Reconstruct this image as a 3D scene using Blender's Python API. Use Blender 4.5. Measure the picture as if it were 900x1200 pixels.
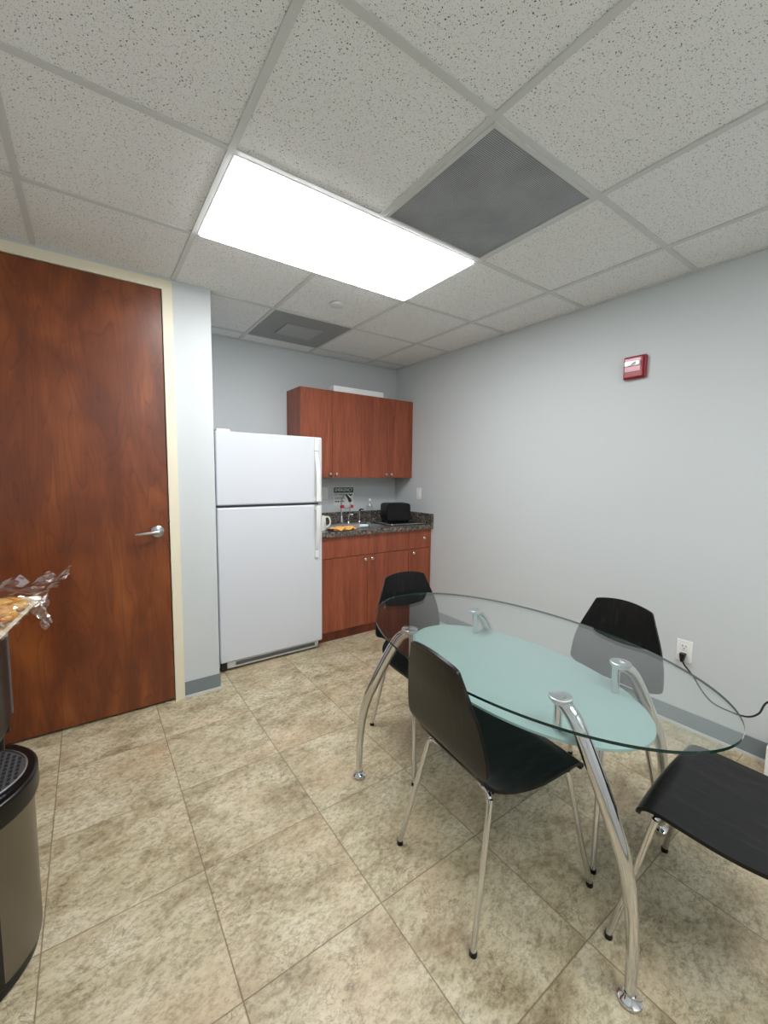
import bpy, bmesh, math, random
from mathutils import Vector, Matrix
random.seed(7)
S = bpy.context.scene
for o in list(bpy.data.objects): bpy.data.objects.remove(o)

# ------------------------------------------------------------------ camera, world, exposure
H = 2.469
cam = bpy.data.objects.new('camera', bpy.data.cameras.new('camera')); S.collection.objects.link(cam)
S.camera = cam
YAW, PIT, ROL = 0.6189, -0.0891, 0.0114
fw = Vector((math.sin(YAW)*math.cos(PIT), math.cos(YAW)*math.cos(PIT), math.sin(PIT)))
rt = Vector((math.cos(YAW), -math.sin(YAW), 0)); up = rt.cross(fw)
c_, s_ = math.cos(ROL), math.sin(ROL)
r2 = c_*rt + s_*up; u2 = -s_*rt + c_*up
M = Matrix((r2, u2, -fw)).transposed().to_4x4()
M.translation = Vector((-0.4405, -2.1354, 1.3859))
cam.matrix_world = M
cam.data.sensor_fit = 'VERTICAL'; cam.data.sensor_height = 36; cam.data.sensor_width = 27
cam.data.lens = 486.7/1200*36; cam.data.clip_start = 0.02
w = bpy.data.worlds.new('world'); S.world = w; w.use_nodes = True
w.node_tree.nodes['Background'].inputs[0].default_value = (0.75, 0.85, 1, 1)
w.node_tree.nodes['Background'].inputs[1].default_value = 0.3
S.view_settings.view_transform = 'Standard'; S.view_settings.look = 'None'
S.view_settings.gamma = 1; S.view_settings.use_curve_mapping = False
S.view_settings.exposure = 1.08
LIGHT = 9.0       # strength of the ceiling light diffusers

# ------------------------------------------------------------------ materials
def lin(c):
    return tuple(((v/255)/12.92 if v/255 <= 0.04045 else ((v/255+0.055)/1.055)**2.4) for v in c) + (1,)
MATS = {}
def mat(name, col=(200,200,200), rough=0.5, metal=0.0, **kw):
    if name in MATS: return MATS[name]
    m = bpy.data.materials.new(name); m.use_nodes = True
    b = m.node_tree.nodes['Principled BSDF']
    b.inputs['Base Color'].default_value = lin(col)
    b.inputs['Roughness'].default_value = rough; b.inputs['Metallic'].default_value = metal
    for k, v in kw.items(): b.inputs[k.replace('_', ' ')].default_value = v
    MATS[name] = m; return m
class N:
    """tiny node helper"""
    def __init__(s, m): s.t = m.node_tree; s.b = s.t.nodes['Principled BSDF']
    def n(s, typ, **kw):
        x = s.t.nodes.new('ShaderNode'+typ)
        for k, v in kw.items():
            if k.startswith('i_'):
                key = k[2:].replace('_', ' '); key = int(key) if key.isdigit() else key
                if isinstance(v, bpy.types.NodeSocket): s.t.links.new(v, x.inputs[key])
                else: x.inputs[key].default_value = v
            else: setattr(x, k, v)
        return x
    def l(s, a, b): s.t.links.new(a, b)
    def obj(s, scale=(1,1,1)):
        tc = s.n('TexCoord'); mp = s.n('Mapping'); mp.inputs['Scale'].default_value = scale
        s.l(tc.outputs['Object'], mp.inputs['Vector']); return mp.outputs['Vector']
    def ramp(s, fac, stops):
        r = s.n('ValToRGB'); e = r.color_ramp.elements
        while len(e) < len(stops): e.new(0.5)
        for el, (p, c) in zip(e, stops): el.position = p; el.color = lin(c) if len(c) == 3 else c
        s.l(fac, r.inputs[0]); return r.outputs[0]
    def mix(s, fac, a, b, mode='MIX'):
        x = s.n('MixRGB', blend_type=mode)
        for sock, v in zip(x.inputs, (fac, a, b)):
            if isinstance(v, bpy.types.NodeSocket): s.l(v, sock)
            elif isinstance(v, (int, float)): sock.default_value = v
            else: sock.default_value = lin(v) if len(v) == 3 else v
        return x.outputs[0]
    def math(s, op, a, b=0.0):
        x = s.n('Math', operation=op)
        for sock, v in zip(x.inputs, (a, b)):
            if isinstance(v, bpy.types.NodeSocket): s.l(v, sock)
            else: sock.default_value = v
        return x.outputs[0]
    def bump(s, h, strength=0.2, dist=0.01):
        x = s.n('Bump'); x.inputs['Strength'].default_value = strength; x.inputs['Distance'].default_value = dist
        s.l(h, x.inputs['Height']); s.l(x.outputs[0], s.b.inputs['Normal'])

def paint(name, col, rough=0.55):
    m = mat(name, col, rough); k = N(m)
    nz = k.n('TexNoise', i_Vector=k.obj((1,1,1)), i_Scale=160.0, i_Detail=3.0)
    k.bump(nz.outputs[0], 0.06, 0.003)
    return m
WALL = paint('wall_paint', (203,208,209))
CREAM = paint('frame_paint', (232,224,200), 0.4)
BASEM = mat('cove_base_rubber', (120,130,134), 0.45)
CAULK = mat('pale_sealant', (205,205,200), 0.4)
WHITE = mat('white_plastic', (238,239,238), 0.35)
CHROME = mat('chrome', (215,215,217), 0.09, 1.0)
STEEL = mat('brushed_steel', (190,190,190), 0.28, 1.0)
BLACKP = mat('black_plastic', (8,8,9), 0.3, Specular_IOR_Level=0.35)
DARK = mat('dark_gap', (15,14,14), 0.8)

def ceiling_tile():
    m = mat('mineral_fibre_tile', (222,220,214), 0.9); k = N(m)
    v = k.obj((1,1,1))
    nz = k.n('TexNoise', i_Vector=v, i_Scale=60.0, i_Detail=2.0)
    warp = k.mix(0.012, v, nz.outputs['Color'], 'ADD')
    a = k.n('TexVoronoi', i_Vector=warp, i_Scale=112.0); a.inputs['Randomness'].default_value = 1
    big = k.ramp(a.outputs['Distance'], [(0.0,(0,0,0)),(0.17,(0,0,0)),(0.24,(255,255,255)),(1,(255,255,255))])
    pick = k.ramp(k.n('TexWhiteNoise', i_Vector=a.outputs['Position']).outputs[0], [(0.0,(0,0,0)),(0.55,(0,0,0)),(0.57,(255,255,255)),(1,(255,255,255))])
    spots = k.mix(1.0, big, pick, 'LIGHTEN')
    b = k.n('TexVoronoi', i_Vector=warp, i_Scale=230.0)
    small = k.ramp(b.outputs['Distance'], [(0.0,(90,90,90)),(0.16,(90,90,90)),(0.25,(255,255,255)),(1,(255,255,255))])
    allv = k.mix(1.0, spots, small, 'MULTIPLY')
    col = k.mix(allv, (92,88,84), (234,235,234))
    k.l(col, k.b.inputs['Base Color']); k.bump(allv, 0.35, 0.003)
    return m
TILE = ceiling_tile()
GRID = mat('ceiling_grid_paint', (205,207,205), 0.5)

def floor_mat():
    m = mat('vinyl_stone_tile', (190,178,150), 0.36); k = N(m)
    T = 0.444
    tc = k.n('TexCoord').outputs['Object']
    sp = k.n('SeparateXYZ', i_Vector=tc)
    u = k.math('DIVIDE', k.math('ADD', sp.outputs[0], 0.609), T); vv = k.math('DIVIDE', k.math('ADD', sp.outputs[1], 1.135), T)
    iu, iv = k.math('FLOOR', u), k.math('FLOOR', vv)
    fu, fv = k.math('FRACT', u), k.math('FRACT', vv)
    du = k.math('MINIMUM', fu, k.math('SUBTRACT', 1.0, fu)); dv = k.math('MINIMUM', fv, k.math('SUBTRACT', 1.0, fv))
    d = k.math('MINIMUM', du, dv)
    line = k.ramp(d, [(0.0,(0,0,0)),(0.0022,(0,0,0)),(0.0048,(255,255,255)),(1,(255,255,255))])
    cid = k.n('CombineXYZ', i_X=iu, i_Y=iv)
    off = k.n('TexWhiteNoise', i_Vector=cid.outputs[0])
    vec = k.mix(1.0, tc, k.mix(1.0, off.outputs['Color'], (255,255,255), 'MULTIPLY'), 'ADD')
    # slanted slate cleft texture
    mp = k.n('Mapping', i_Vector=vec); mp.inputs['Rotation'].default_value = (0,0,math.radians(-38)); mp.inputs['Scale'].default_value = (1.0,1.55,1)
    big = k.n('TexNoise', i_Vector=mp.outputs[0], i_Scale=5.0, i_Detail=9.0, i_Roughness=0.7, i_Distortion=0.25)
    c1 = k.ramp(big.outputs[0], [(0.28,(146,130,102)),(0.41,(176,161,130)),(0.51,(198,186,155)),(0.60,(211,200,172)),(0.76,(224,216,194))])
    fine = k.n('TexNoise', i_Vector=mp.outputs[0], i_Scale=42.0, i_Detail=9.0, i_Roughness=0.8, i_Distortion=0.2)
    f2 = k.ramp(fine.outputs[0], [(0.30,(104,96,84)),(0.43,(196,193,186)),(0.54,(255,255,255)),(0.75,(255,255,255))])
    c2 = k.mix(0.75, c1, f2, 'MULTIPLY')
    tint = k.n('TexNoise', i_Vector=vec, i_Scale=2.4, i_Detail=2.0)
    c3 = k.mix(k.math('MULTIPLY', k.ramp(tint.outputs[0], [(0.5,(0,0,0)),(0.72,(255,255,255))]), 0.35), c2, (206,172,140))
    vn = k.n('TexNoise', i_Vector=mp.outputs[0], i_Scale=9.0, i_Detail=6.0, i_Roughness=0.6, i_Distortion=1.5)
    ridge = k.math('ABSOLUTE', k.math('SUBTRACT', vn.outputs[0], 0.5))
    crack = k.ramp(ridge, [(0.0,(92,82,66)),(0.006,(140,128,106)),(0.014,(255,255,255)),(1,(255,255,255))])
    gate = k.ramp(k.n('TexNoise', i_Vector=vec, i_Scale=5.5, i_Detail=1.0).outputs[0], [(0.46,(0,0,0)),(0.58,(255,255,255))])
    c4 = k.mix(k.math('MULTIPLY', gate, 0.5), c3, k.mix(1.0, c3, crack, 'MULTIPLY'))
    c5 = k.mix(line, (112,98,74), c4)
    k.l(c5, k.b.inputs['Base Color'])
    h = k.mix(0.5, fine.outputs[0], big.outputs[0])
    h2 = k.mix(1.0, h, line, 'MULTIPLY')
    k.bump(h2, 0.35, 0.006)
    k.l(k.math('ADD', k.math('MULTIPLY', fine.outputs[0], 0.25), 0.24), k.b.inputs['Roughness'])
    return m
FLOOR = floor_mat()

def door_wood():
    m = mat('door_veneer', (120,58,24), 0.34); k = N(m)
    v = k.obj((1,1,1))
    mp = k.n('Mapping', i_Vector=v); mp.inputs['Scale'].default_value = (2.4,2.4,0.8)
    n1 = k.n('TexNoise', i_Vector=mp.outputs[0], i_Scale=1.5, i_Detail=2.5, i_Roughness=0.5, i_Distortion=1.6)
    c1 = k.ramp(n1.outputs[0], [(0.3,(98,44,14)),(0.45,(116,55,19)),(0.56,(128,64,24)),(0.7,(144,78,32))])
    # contour-like figure: bands of a stretched noise
    mp2 = k.n('Mapping', i_Vector=v); mp2.inputs['Scale'].default_value = (3.4,3.4,0.55)
    n2 = k.n('TexNoise', i_Vector=mp2.outputs[0], i_Scale=1.3, i_Detail=2.0, i_Roughness=0.45, i_Distortion=0.9)
    fr = k.math('FRACT', k.math('MULTIPLY', n2.outputs[0], 19.0))
    band = k.ramp(fr, [(0.0,(0,0,0)),(0.35,(40,40,40)),(0.8,(150,150,150)),(0.93,(255,255,255)),(1,(0,0,0))])
    c2 = k.mix(k.math('MULTIPLY', band, 0.42), c1, (78,28,8))
    mp4 = k.n('Mapping', i_Vector=v); mp4.inputs['Scale'].default_value = (1.0,1.0,3.2)
    n4 = k.n('TexNoise', i_Vector=mp4.outputs[0], i_Scale=2.0, i_Detail=3.0, i_Roughness=0.5)
    c2 = k.mix(0.22, c2, k.ramp(n4.outputs[0], [(0.35,(190,172,160)),(0.6,(255,255,255))]), 'MULTIPLY')
    mp3 = k.n('Mapping', i_Vector=v); mp3.inputs['Scale'].default_value = (60,60,4)
    n3 = k.n('TexNoise', i_Vector=mp3.outputs[0], i_Scale=2.0, i_Detail=4.0, i_Roughness=0.6)
    c3 = k.mix(0.3, c2, k.ramp(n3.outputs[0], [(0.3,(190,180,175)),(0.6,(255,255,255))]), 'MULTIPLY')
    k.l(c3, k.b.inputs['Base Color']); k.bump(n1.outputs[0], 0.05, 0.01)
    k.b.inputs['Coat Weight'].default_value = 0.2; k.b.inputs['Coat Roughness'].default_value = 0.3
    return m
DOOR = door_wood()

def laminate(name, base, dark, light):
    m = mat(name, base, 0.42); k = N(m)
    oi = k.n('ObjectInfo')
    v = k.n('TexCoord').outputs['Object']
    sh = k.n('CombineXYZ', i_X=k.math('MULTIPLY', oi.outputs['Random'], 13.0), i_Z=k.math('MULTIPLY', oi.outputs['Random'], 7.0))
    vec = k.n('VectorMath', operation='ADD'); k.l(v, vec.inputs[0]); k.l(sh.outputs[0], vec.inputs[1])
    mp = k.n('Mapping', i_Vector=vec.outputs[0]); mp.inputs['Scale'].default_value = (9,9,0.9)
    n1 = k.n('TexNoise', i_Vector=mp.outputs[0], i_Scale=1.7, i_Detail=5.0, i_Roughness=0.6, i_Distortion=0.4)
    c1 = k.ramp(n1.outputs[0], [(0.3,dark),(0.5,base),(0.72,light)])
    mp3 = k.n('Mapping', i_Vector=vec.outputs[0]); mp3.inputs['Scale'].default_value = (90,90,5)
    n3 = k.n('TexNoise', i_Vector=mp3.outputs[0], i_Scale=1.5, i_Detail=3.0)
    c3 = k.mix(0.5, c1, k.ramp(n3.outputs[0], [(0.35,(200,190,185)),(0.6,(255,255,255))]), 'MULTIPLY')
    k.l(c3, k.b.inputs['Base Color'])
    return m
CHERRY = laminate('cherry_laminate', (150,78,52), (128,62,42), (168,92,62))
KICK = laminate('toe_kick_laminate', (120,56,34), (100,44,26), (134,66,42))

def granite():
    m = mat('brown_granite', (92,80,66), 0.2); k = N(m)
    v = k.obj((1,1,1))
    a = k.n('TexVoronoi', i_Vector=v, i_Scale=120.0)
    n = k.n('TexNoise', i_Vector=v, i_Scale=55.0, i_Detail=5.0, i_Roughness=0.7)
    c1 = k.ramp(n.outputs[0], [(0.32,(26,22,18)),(0.45,(74,62,48)),(0.55,(112,96,76)),(0.68,(150,134,112))])
    c2 = k.mix(0.45, c1, a.outputs['Color'], 'OVERLAY')
    hs = k.n('HueSaturation', i_Saturation=0.55, i_Color=c2)
    k.l(hs.outputs[0], k.b.inputs['Base Color'])
    return m
GRANITE = granite()

def veneer_black():
    m = mat('black_stained_veneer', (20,20,20), 0.33, Specular_IOR_Level=0.32); k = N(m)
    mp = k.n('Mapping', i_Vector=k.n('TexCoord').outputs['Object']); mp.inputs['Scale'].default_value = (4,26,4)
    n = k.n('TexNoise', i_Vector=mp.outputs[0], i_Scale=1.8, i_Detail=5.0, i_Roughness=0.65, i_Distortion=0.6)
    k.l(k.ramp(n.outputs[0], [(0.35,(4,4,4)),(0.5,(8,8,8)),(0.58,(18,17,15)),(0.66,(34,31,27))]), k.b.inputs['Base Color'])
    k.bump(n.outputs[0], 0.12, 0.002)
    return m
VENEER = veneer_black()

def clear_glass():
    m = bpy.data.materials.new('clear_glass'); m.use_nodes = True; t = m.node_tree
    t.nodes.remove(t.nodes['Principled BSDF'])
    out = t.nodes['Material Output']
    lw = t.nodes.new('ShaderNodeLayerWeight'); lw.inputs['Blend'].default_value = 0.5
    p = t.nodes.new('ShaderNodeMath'); p.operation = 'POWER'; p.inputs[1].default_value = 4.2
    t.links.new(lw.outputs['Facing'], p.inputs[0])
    mu = t.nodes.new('ShaderNodeMath'); mu.operation = 'MULTIPLY_ADD'; mu.inputs[1].default_value = 0.93; mu.inputs[2].default_value = 0.045
    t.links.new(p.outputs[0], mu.inputs[0])
    tr = t.nodes.new('ShaderNodeBsdfTransparent'); tr.inputs[0].default_value = (0.945, 0.972, 0.965, 1)
    gl = t.nodes.new('ShaderNodeBsdfGlossy'); gl.inputs['Roughness'].default_value = 0.0; gl.inputs[0].default_value = (1,1,1,1)
    mx = t.nodes.new('ShaderNodeMixShader')
    t.links.new(mu.outputs[0], mx.inputs[0]); t.links.new(tr.outputs[0], mx.inputs[1]); t.links.new(gl.outputs[0], mx.inputs[2])
    t.links.new(mx.outputs[0], out.inputs[0]); return m
GLASS = clear_glass()
GLASS_EDGE = mat('glass_cut_edge', (16,48,44), 0.12)
def frosted():
    m = mat('frosted_glass', (184,208,205), 0.3); k = N(m)
    t = m.node_tree; out = t.nodes['Material Output']
    tl = t.nodes.new('ShaderNodeBsdfTranslucent'); tl.inputs[0].default_value = lin((190,212,208))
    mx = t.nodes.new('ShaderNodeMixShader'); mx.inputs[0].default_value = 0.35
    t.links.new(k.b.outputs[0], mx.inputs[1]); t.links.new(tl.outputs[0], mx.inputs[2])
    tp = t.nodes.new('ShaderNodeBsdfTransparent'); tp.inputs[0].default_value = lin((200,235,226))
    m2 = t.nodes.new('ShaderNodeMixShader'); m2.inputs[0].default_value = 0.12
    t.links.new(mx.outputs[0], m2.inputs[1]); t.links.new(tp.outputs[0], m2.inputs[2])
    t.links.new(m2.outputs[0], out.inputs[0]); return m
FROST = frosted()
def film_mat():
    m = bpy.data.materials.new('clear_film'); m.use_nodes = True; t = m.node_tree
    t.nodes.remove(t.nodes['Principled BSDF']); out = t.nodes['Material Output']
    tr = t.nodes.new('ShaderNodeBsdfTransparent'); tr.inputs[0].default_value = (0.97,0.95,0.93,1)
    gl = t.nodes.new('ShaderNodeBsdfGlossy'); gl.inputs['Roughness'].default_value = 0.12
    lw = t.nodes.new('ShaderNodeLayerWeight'); lw.inputs['Blend'].default_value = 0.5
    mu = t.nodes.new('ShaderNodeMath'); mu.operation = 'MULTIPLY_ADD'; mu.inputs[1].default_value = 0.45; mu.inputs[2].default_value = 0.09
    t.links.new(lw.outputs['Facing'], mu.inputs[0])
    mx = t.nodes.new('ShaderNodeMixShader')
    t.links.new(mu.outputs[0], mx.inputs[0]); t.links.new(tr.outputs[0], mx.inputs[1]); t.links.new(gl.outputs[0], mx.inputs[2])
    t.links.new(mx.outputs[0], out.inputs[0]); return m
FILM = film_mat()
def emit(name, col, s):
    m = mat(name, col, 0.5); b = m.node_tree.nodes['Principled BSDF']
    b.inputs['Emission Color'].default_value = lin(col); b.inputs['Emission Strength'].default_value = s
    return m
LENS = emit('light_diffuser', (250,251,253), LIGHT)

# ------------------------------------------------------------------ mesh helpers
def obj(name, bm, m, parent=None, smooth=False, bevel=0.0, loc=None):
    me = bpy.data.meshes.new(name)
    if smooth:
        for f in bm.faces: f.smooth = True
    bmesh.ops.recalc_face_normals(bm, faces=bm.faces)
    bm.to_mesh(me); bm.free()
    for x in (m if isinstance(m, (list, tuple)) else [m]): me.materials.append(x)
    o = bpy.data.objects.new(name, me); S.collection.objects.link(o)
    if parent: o.parent = parent
    if loc: o.location = loc
    if bevel:
        b = o.modifiers.new('bevel', 'BEVEL'); b.width = bevel; b.segments = 3; b.limit_method = 'ANGLE'; b.angle_limit = math.radians(40)
        for f in me.polygons: f.use_smooth = True
        wn = o.modifiers.new('wn', 'WEIGHTED_NORMAL'); wn.keep_sharp = True
    if smooth:
        try: me.set_sharp_from_angle(angle=math.radians(38))
        except Exception: pass
    return o
def thing(name, label, cat, loc=(0,0,0), rz=0.0, group=None):
    o = bpy.data.objects.new(name, None); S.collection.objects.link(o)
    o.empty_display_size = 0.1; o.location = loc; o.rotation_euler = (0,0,rz)
    o['label'] = label; o['category'] = cat
    if group: o['group'] = group
    return o
def tag(o, label, cat, group=None):
    o['label'] = label; o['category'] = cat
    if group: o['group'] = group
    return o
def struct(o): o['kind'] = 'structure'; return o
def box(bm, x0, x1, y0, y1, z0, z1, mi=0):
    vs = [bm.verts.new(p) for p in ((x0,y0,z0),(x1,y0,z0),(x1,y1,z0),(x0,y1,z0),(x0,y0,z1),(x1,y0,z1),(x1,y1,z1),(x0,y1,z1))]
    for q in ((0,3,2,1),(4,5,6,7),(0,1,5,4),(1,2,6,5),(2,3,7,6),(3,0,4,7)):
        f = bm.faces.new([vs[i] for i in q]); f.material_index = mi
def B(*a, **k):
    bm = bmesh.new(); box(bm, *a, **k); return bm
def prism(bm, pts, z0, z1, mi=0, side=None, axis='z'):
    """closed outline pts extruded from z0 to z1"""
    def P(a, b, c): return {'z': (a,b,c), 'y': (a,c,b), 'x': (c,a,b)}[axis]
    lo = [bm.verts.new(P(x,y,z0)) for x, y in pts]; hi = [bm.verts.new(P(x,y,z1)) for x, y in pts]
    n = len(pts)
    f = bm.faces.new(lo[::-1]); f.material_index = mi
    f = bm.faces.new(hi); f.material_index = mi
    for i in range(n):
        f = bm.faces.new((lo[i], lo[(i+1)%n], hi[(i+1)%n], hi[i])); f.material_index = mi if side is None else side
def lathe(bm, prof, seg=32, org=(0,0,0), axis='z'):
    """prof: list of (r, h)"""
    rings = []
    for r, h in prof:
        ring = []
        for i in range(seg):
            a = 2*math.pi*i/seg; x, y = r*math.cos(a), r*math.sin(a)
            p = {'z': (x,y,h), 'x': (h,x,y), 'y': (x,h,y)}[axis]
            ring.append(bm.verts.new((p[0]+org[0], p[1]+org[1], p[2]+org[2])))
        rings.append(ring)
    for a, b in zip(rings, rings[1:]):
        for i in range(seg): bm.faces.new((a[i], a[(i+1)%seg], b[(i+1)%seg], b[i]))
    bm.faces.new(rings[0][::-1]); bm.faces.new(rings[-1])
def smooth_path(pts, sub=8):
    P = [Vector(p) for p in pts]; out = []
    for i in range(len(P)-1):
        p0, p1, p2, p3 = P[max(i-1,0)], P[i], P[i+1], P[min(i+2,len(P)-1)]
        for j in range(sub):
            t = j/sub
            out.append(0.5*((2*p1)+(-p0+p2)*t+(2*p0-5*p1+4*p2-p3)*t*t+(-p0+3*p1-3*p2+p3)*t**3))
    out.append(P[-1]); return out
def tube(bm, pts, r, seg=14, sub=0, flat=1.0, flatdir=None):
    """swept tube; r a number or list; flat scales the section across flatdir"""
    P = smooth_path(pts, sub) if sub else [Vector(p) for p in pts]
    n = len(P)
    if isinstance(r, (int, float)): R = [r]*n
    else: R = [r[0] + 0*i if len(r) == 1 else (lambda t: r[int(t)] + (r[min(int(t)+1, len(r)-1)]-r[int(t)])*(t-int(t)))(i/(n-1)*(len(r)-1)) for i in range(n)]
    tan = [(P[min(i+1,n-1)]-P[max(i-1,0)]).normalized() for i in range(n)]
    ref = Vector(flatdir) if flatdir else (Vector((0,0,1)) if abs(tan[0].z) < 0.9 else Vector((1,0,0)))
    rings = []; u = (ref - tan[0]*ref.dot(tan[0])).normalized()
    for i in range(n):
        u = (u - tan[i]*u.dot(tan[i])).normalized(); v = tan[i].cross(u)
        rings.append([bm.verts.new(P[i] + u*(math.cos(2*math.pi*k/seg)*R[i]) + v*(math.sin(2*math.pi*k/seg)*R[i]*flat)) for k in range(seg)])
    for a, b in zip(rings, rings[1:]):
        for k in range(seg): bm.faces.new((a[k], a[(k+1)%seg], b[(k+1)%seg], b[k]))
    bm.faces.new(rings[0][::-1]); bm.faces.new(rings[-1])
def rrect(x0, x1, y0, y1, r, n=6):
    pts = []
    for cx, cy, a0 in ((x1-r,y0+r,-90),(x1-r,y1-r,0),(x0+r,y1-r,90),(x0+r,y0+r,180)):
        for i in range(n+1):
            a = math.radians(a0+90*i/n); pts.append((cx+r*math.cos(a), cy+r*math.sin(a)))
    return pts
def text_obj(name, s, size, m, M, parent, ex=0.0006, align='CENTER', sx=1.0):
    cu = bpy.data.curves.new(name, 'FONT'); cu.body = s; cu.size = size; cu.extrude = ex; cu.align_x = align; cu.align_y = 'CENTER'
    t = bpy.data.objects.new('tmp', cu); S.collection.objects.link(t)
    me = bpy.data.meshes.new_from_object(t); bpy.data.objects.remove(t)
    me.transform(Matrix.Diagonal((sx,1,1,1))); me.transform(M); me.name = name; me.materials.clear(); me.materials.append(m)
    o = bpy.data.objects.new(name, me); S.collection.objects.link(o); o.parent = parent; return o

# ------------------------------------------------------------------ room
XL, XR, YB, YE, YR = -1.05, 2.219, 1.405, 0.572, -3.3     # left, right, kitchen, entry, rear
XS = 0.2                                                  # alcove side wall face
struct(obj('floor', B(XL-.1, XR+.1, YR-.1, YB+.1, -0.06, 0), FLOOR))
struct(obj('ceiling', B(XL-.1, XR+.1, YR-.1, YB+.1, H+0.004, H+0.08), TILE))
struct(obj('wall_right', B(XR, XR+.12, YR-.1, YB+.1, 0, H+.004), WALL))
struct(obj('wall_back', B(XS-.1, XR, YB, YB+.12, 0, H+.004), WALL))
struct(obj('wall_left', B(XL-.12, XL, YR-.1, YE+.12, 0, H+.004), WALL))
struct(obj('wall_rear', B(XL, XR, YR-.12, YR, 0, H+.004), WALL))
struct(obj('wall_entry', B(-0.008, XS, YE, YB+.1, 0, H+.004), WALL))   # return beside the fridge alcove
FXR = -0.008; DX1 = -0.062; DX0 = DX1-0.915; DZ = 2.402
bm = bmesh.new()
box(bm, DX1+.002, FXR, YE-.012, YE+.11, 0, H-0.012); box(bm, XL, DX0-.002, YE-.012, YE+.11, 0, H-0.012)
box(bm, DX0-.002, DX1+.002, YE-.012, YE+.11, DZ+.003, H-0.012)
box(bm, DX1-.012, DX1+.002, YE+.047, YE+.11, 0, DZ+.003); box(bm, DX0-.002, DX0+.012, YE+.047, YE+.11, 0, DZ+.003)
struct(obj('trim_1', bm, CREAM))
bm = bmesh.new(); box(bm, XL, FXR, YE-.012, YE+.11, H-.012, H+.004)
struct(obj('trim_2', bm, GRID))
bm = bmesh.new(); box(bm, XL, FXR, YE+.112, YE+.13, 0, H); struct(obj('wall_beyond_door', bm, DARK))
door = struct(obj('door_1', B(DX0+.002, DX1-.002, YE-.002, YE+.043, 0.012, DZ), DOOR, bevel=0.0015))
# lever
bm = bmesh.new(); hx, hz, hy = -0.124, 1.045, YE-.002
lathe(bm, [(0.001,0),(0.034,0),(0.034,-.006),(0.030,-.010),(0.014,-.012),(0.011,-.05),(0.001,-.05)], 32, (hx,hy,hz), 'y')
tube(bm, [(hx,hy-.046,hz),(hx-.02,hy-.048,hz),(hx-.06,hy-.048,hz-.003),(hx-.10,hy-.046,hz-.006),(hx-.112,hy-.040,hz-.007)], [0.0115,0.011,0.010,0.009,0.008], 14, 4, 1.0)
obj('lever_handle', bm, mat('satin_chrome',(188,190,192),0.25,1.0), door, True)
bm = B(DX1-.004, DX1+.002, YE-.004, YE+.0, 0.98, 1.10); obj('latch_plate', bm, mat('old_bronze',(60,46,34),0.4,0.8), door)
# baseboards: grey cove base with pale sealant bead
def baseb(name, x0, x1, y0, y1, nx, ny):
    bm = bmesh.new(); t = .006
    X0, X1, Y0, Y1 = min(x0,x0+nx*t), max(x1,x1+nx*t), min(y0,y0+ny*t), max(y1,y1+ny*t)
    box(bm, X0, X1, Y0, Y1, 0.012, 0.098)
    t2 = .014; X0, X1, Y0, Y1 = min(x0,x0+nx*t2), max(x1,x1+nx*t2), min(y0,y0+ny*t2), max(y1,y1+ny*t2)
    box(bm, X0, X1, Y0, Y1, 0, 0.013, 1)
    return struct(obj(name, bm, [BASEM, CAULK]))
baseb('baseboard_right', XR, XR, YR, 0.84, -1, 0)
baseb('baseboard_entry', -0.006, XS, YE, YE, 0, -1)
baseb('baseboard_alcove', XS, XS, YE, YB, 1, 0)
baseb('baseboard_left', XL, XL, YR, YE-.012, 1, 0)
baseb('baseboard_rear', XL, XR, YR, YR, 0, 1)

# ceiling grid of tees (2 ft module)
T = 0.6096; bm = bmesh.new(); wd = .012; z0 = H-.002
for i in range(-1, 4):
    x = i*T
    y1 = YB if x > XS else YE-.01
    segs = [(YR, y1)]
    box(bm, x-wd, x+wd, YR, y1, z0, H+.006) if i != 1 else (box(bm, x-wd, x+wd, YR, -T, z0, H+.006), box(bm, x-wd, x+wd, 0, y1, z0, H+.006))
for j in range(-2, 6):
    y = -j*T; x0 = XL if y < YE else XS
    box(bm, x0, XR, y-wd, y+wd, z0+.0005, H+.006)
ang = .011
box(bm, XR-ang*2, XR, YR, YB, z0-.0005, H+.006); box(bm, XS, XR, YB-ang*2, YB, z0-.001, H+.006); box(bm, XS, XS+ang*2, YE, YB, z0-.0007, H+.006)
box(bm, XL, XL+2*ang, YR, YE, z0-.0005, H+.006)
struct(obj('trim_3', bm, GRID))

# ceiling lights
def troffer(x0, y0, label):
    t = thing('ceiling_light', label, 'ceiling light', (x0+T, y0+T/2, H), 0, 'recessed ceiling light panels')
    bm = bmesh.new(); a, b = T-.012, T/2-.012; f = .010
    for q in ((-a,a,-b,-b+f),(-a,a,b-f,b),(-a,-a+f,-b+f,b-f),(a-f,a,-b+f,b-f)): box(bm, *q, -.004, .003)
    obj('frame', bm, WHITE, t)
    bm = B(-a+f, a-f, -b+f, b-f, -.011, .002); obj('diffuser', bm, LENS, t)
troffer(0, -T, 'long glowing white rectangular light panel recessed in the tile ceiling')
troffer(0, -T*5, 'added white fill light panel in the ceiling, unseen behind the camera')  # unseen second panel, added to brighten the floor near the camera

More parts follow.
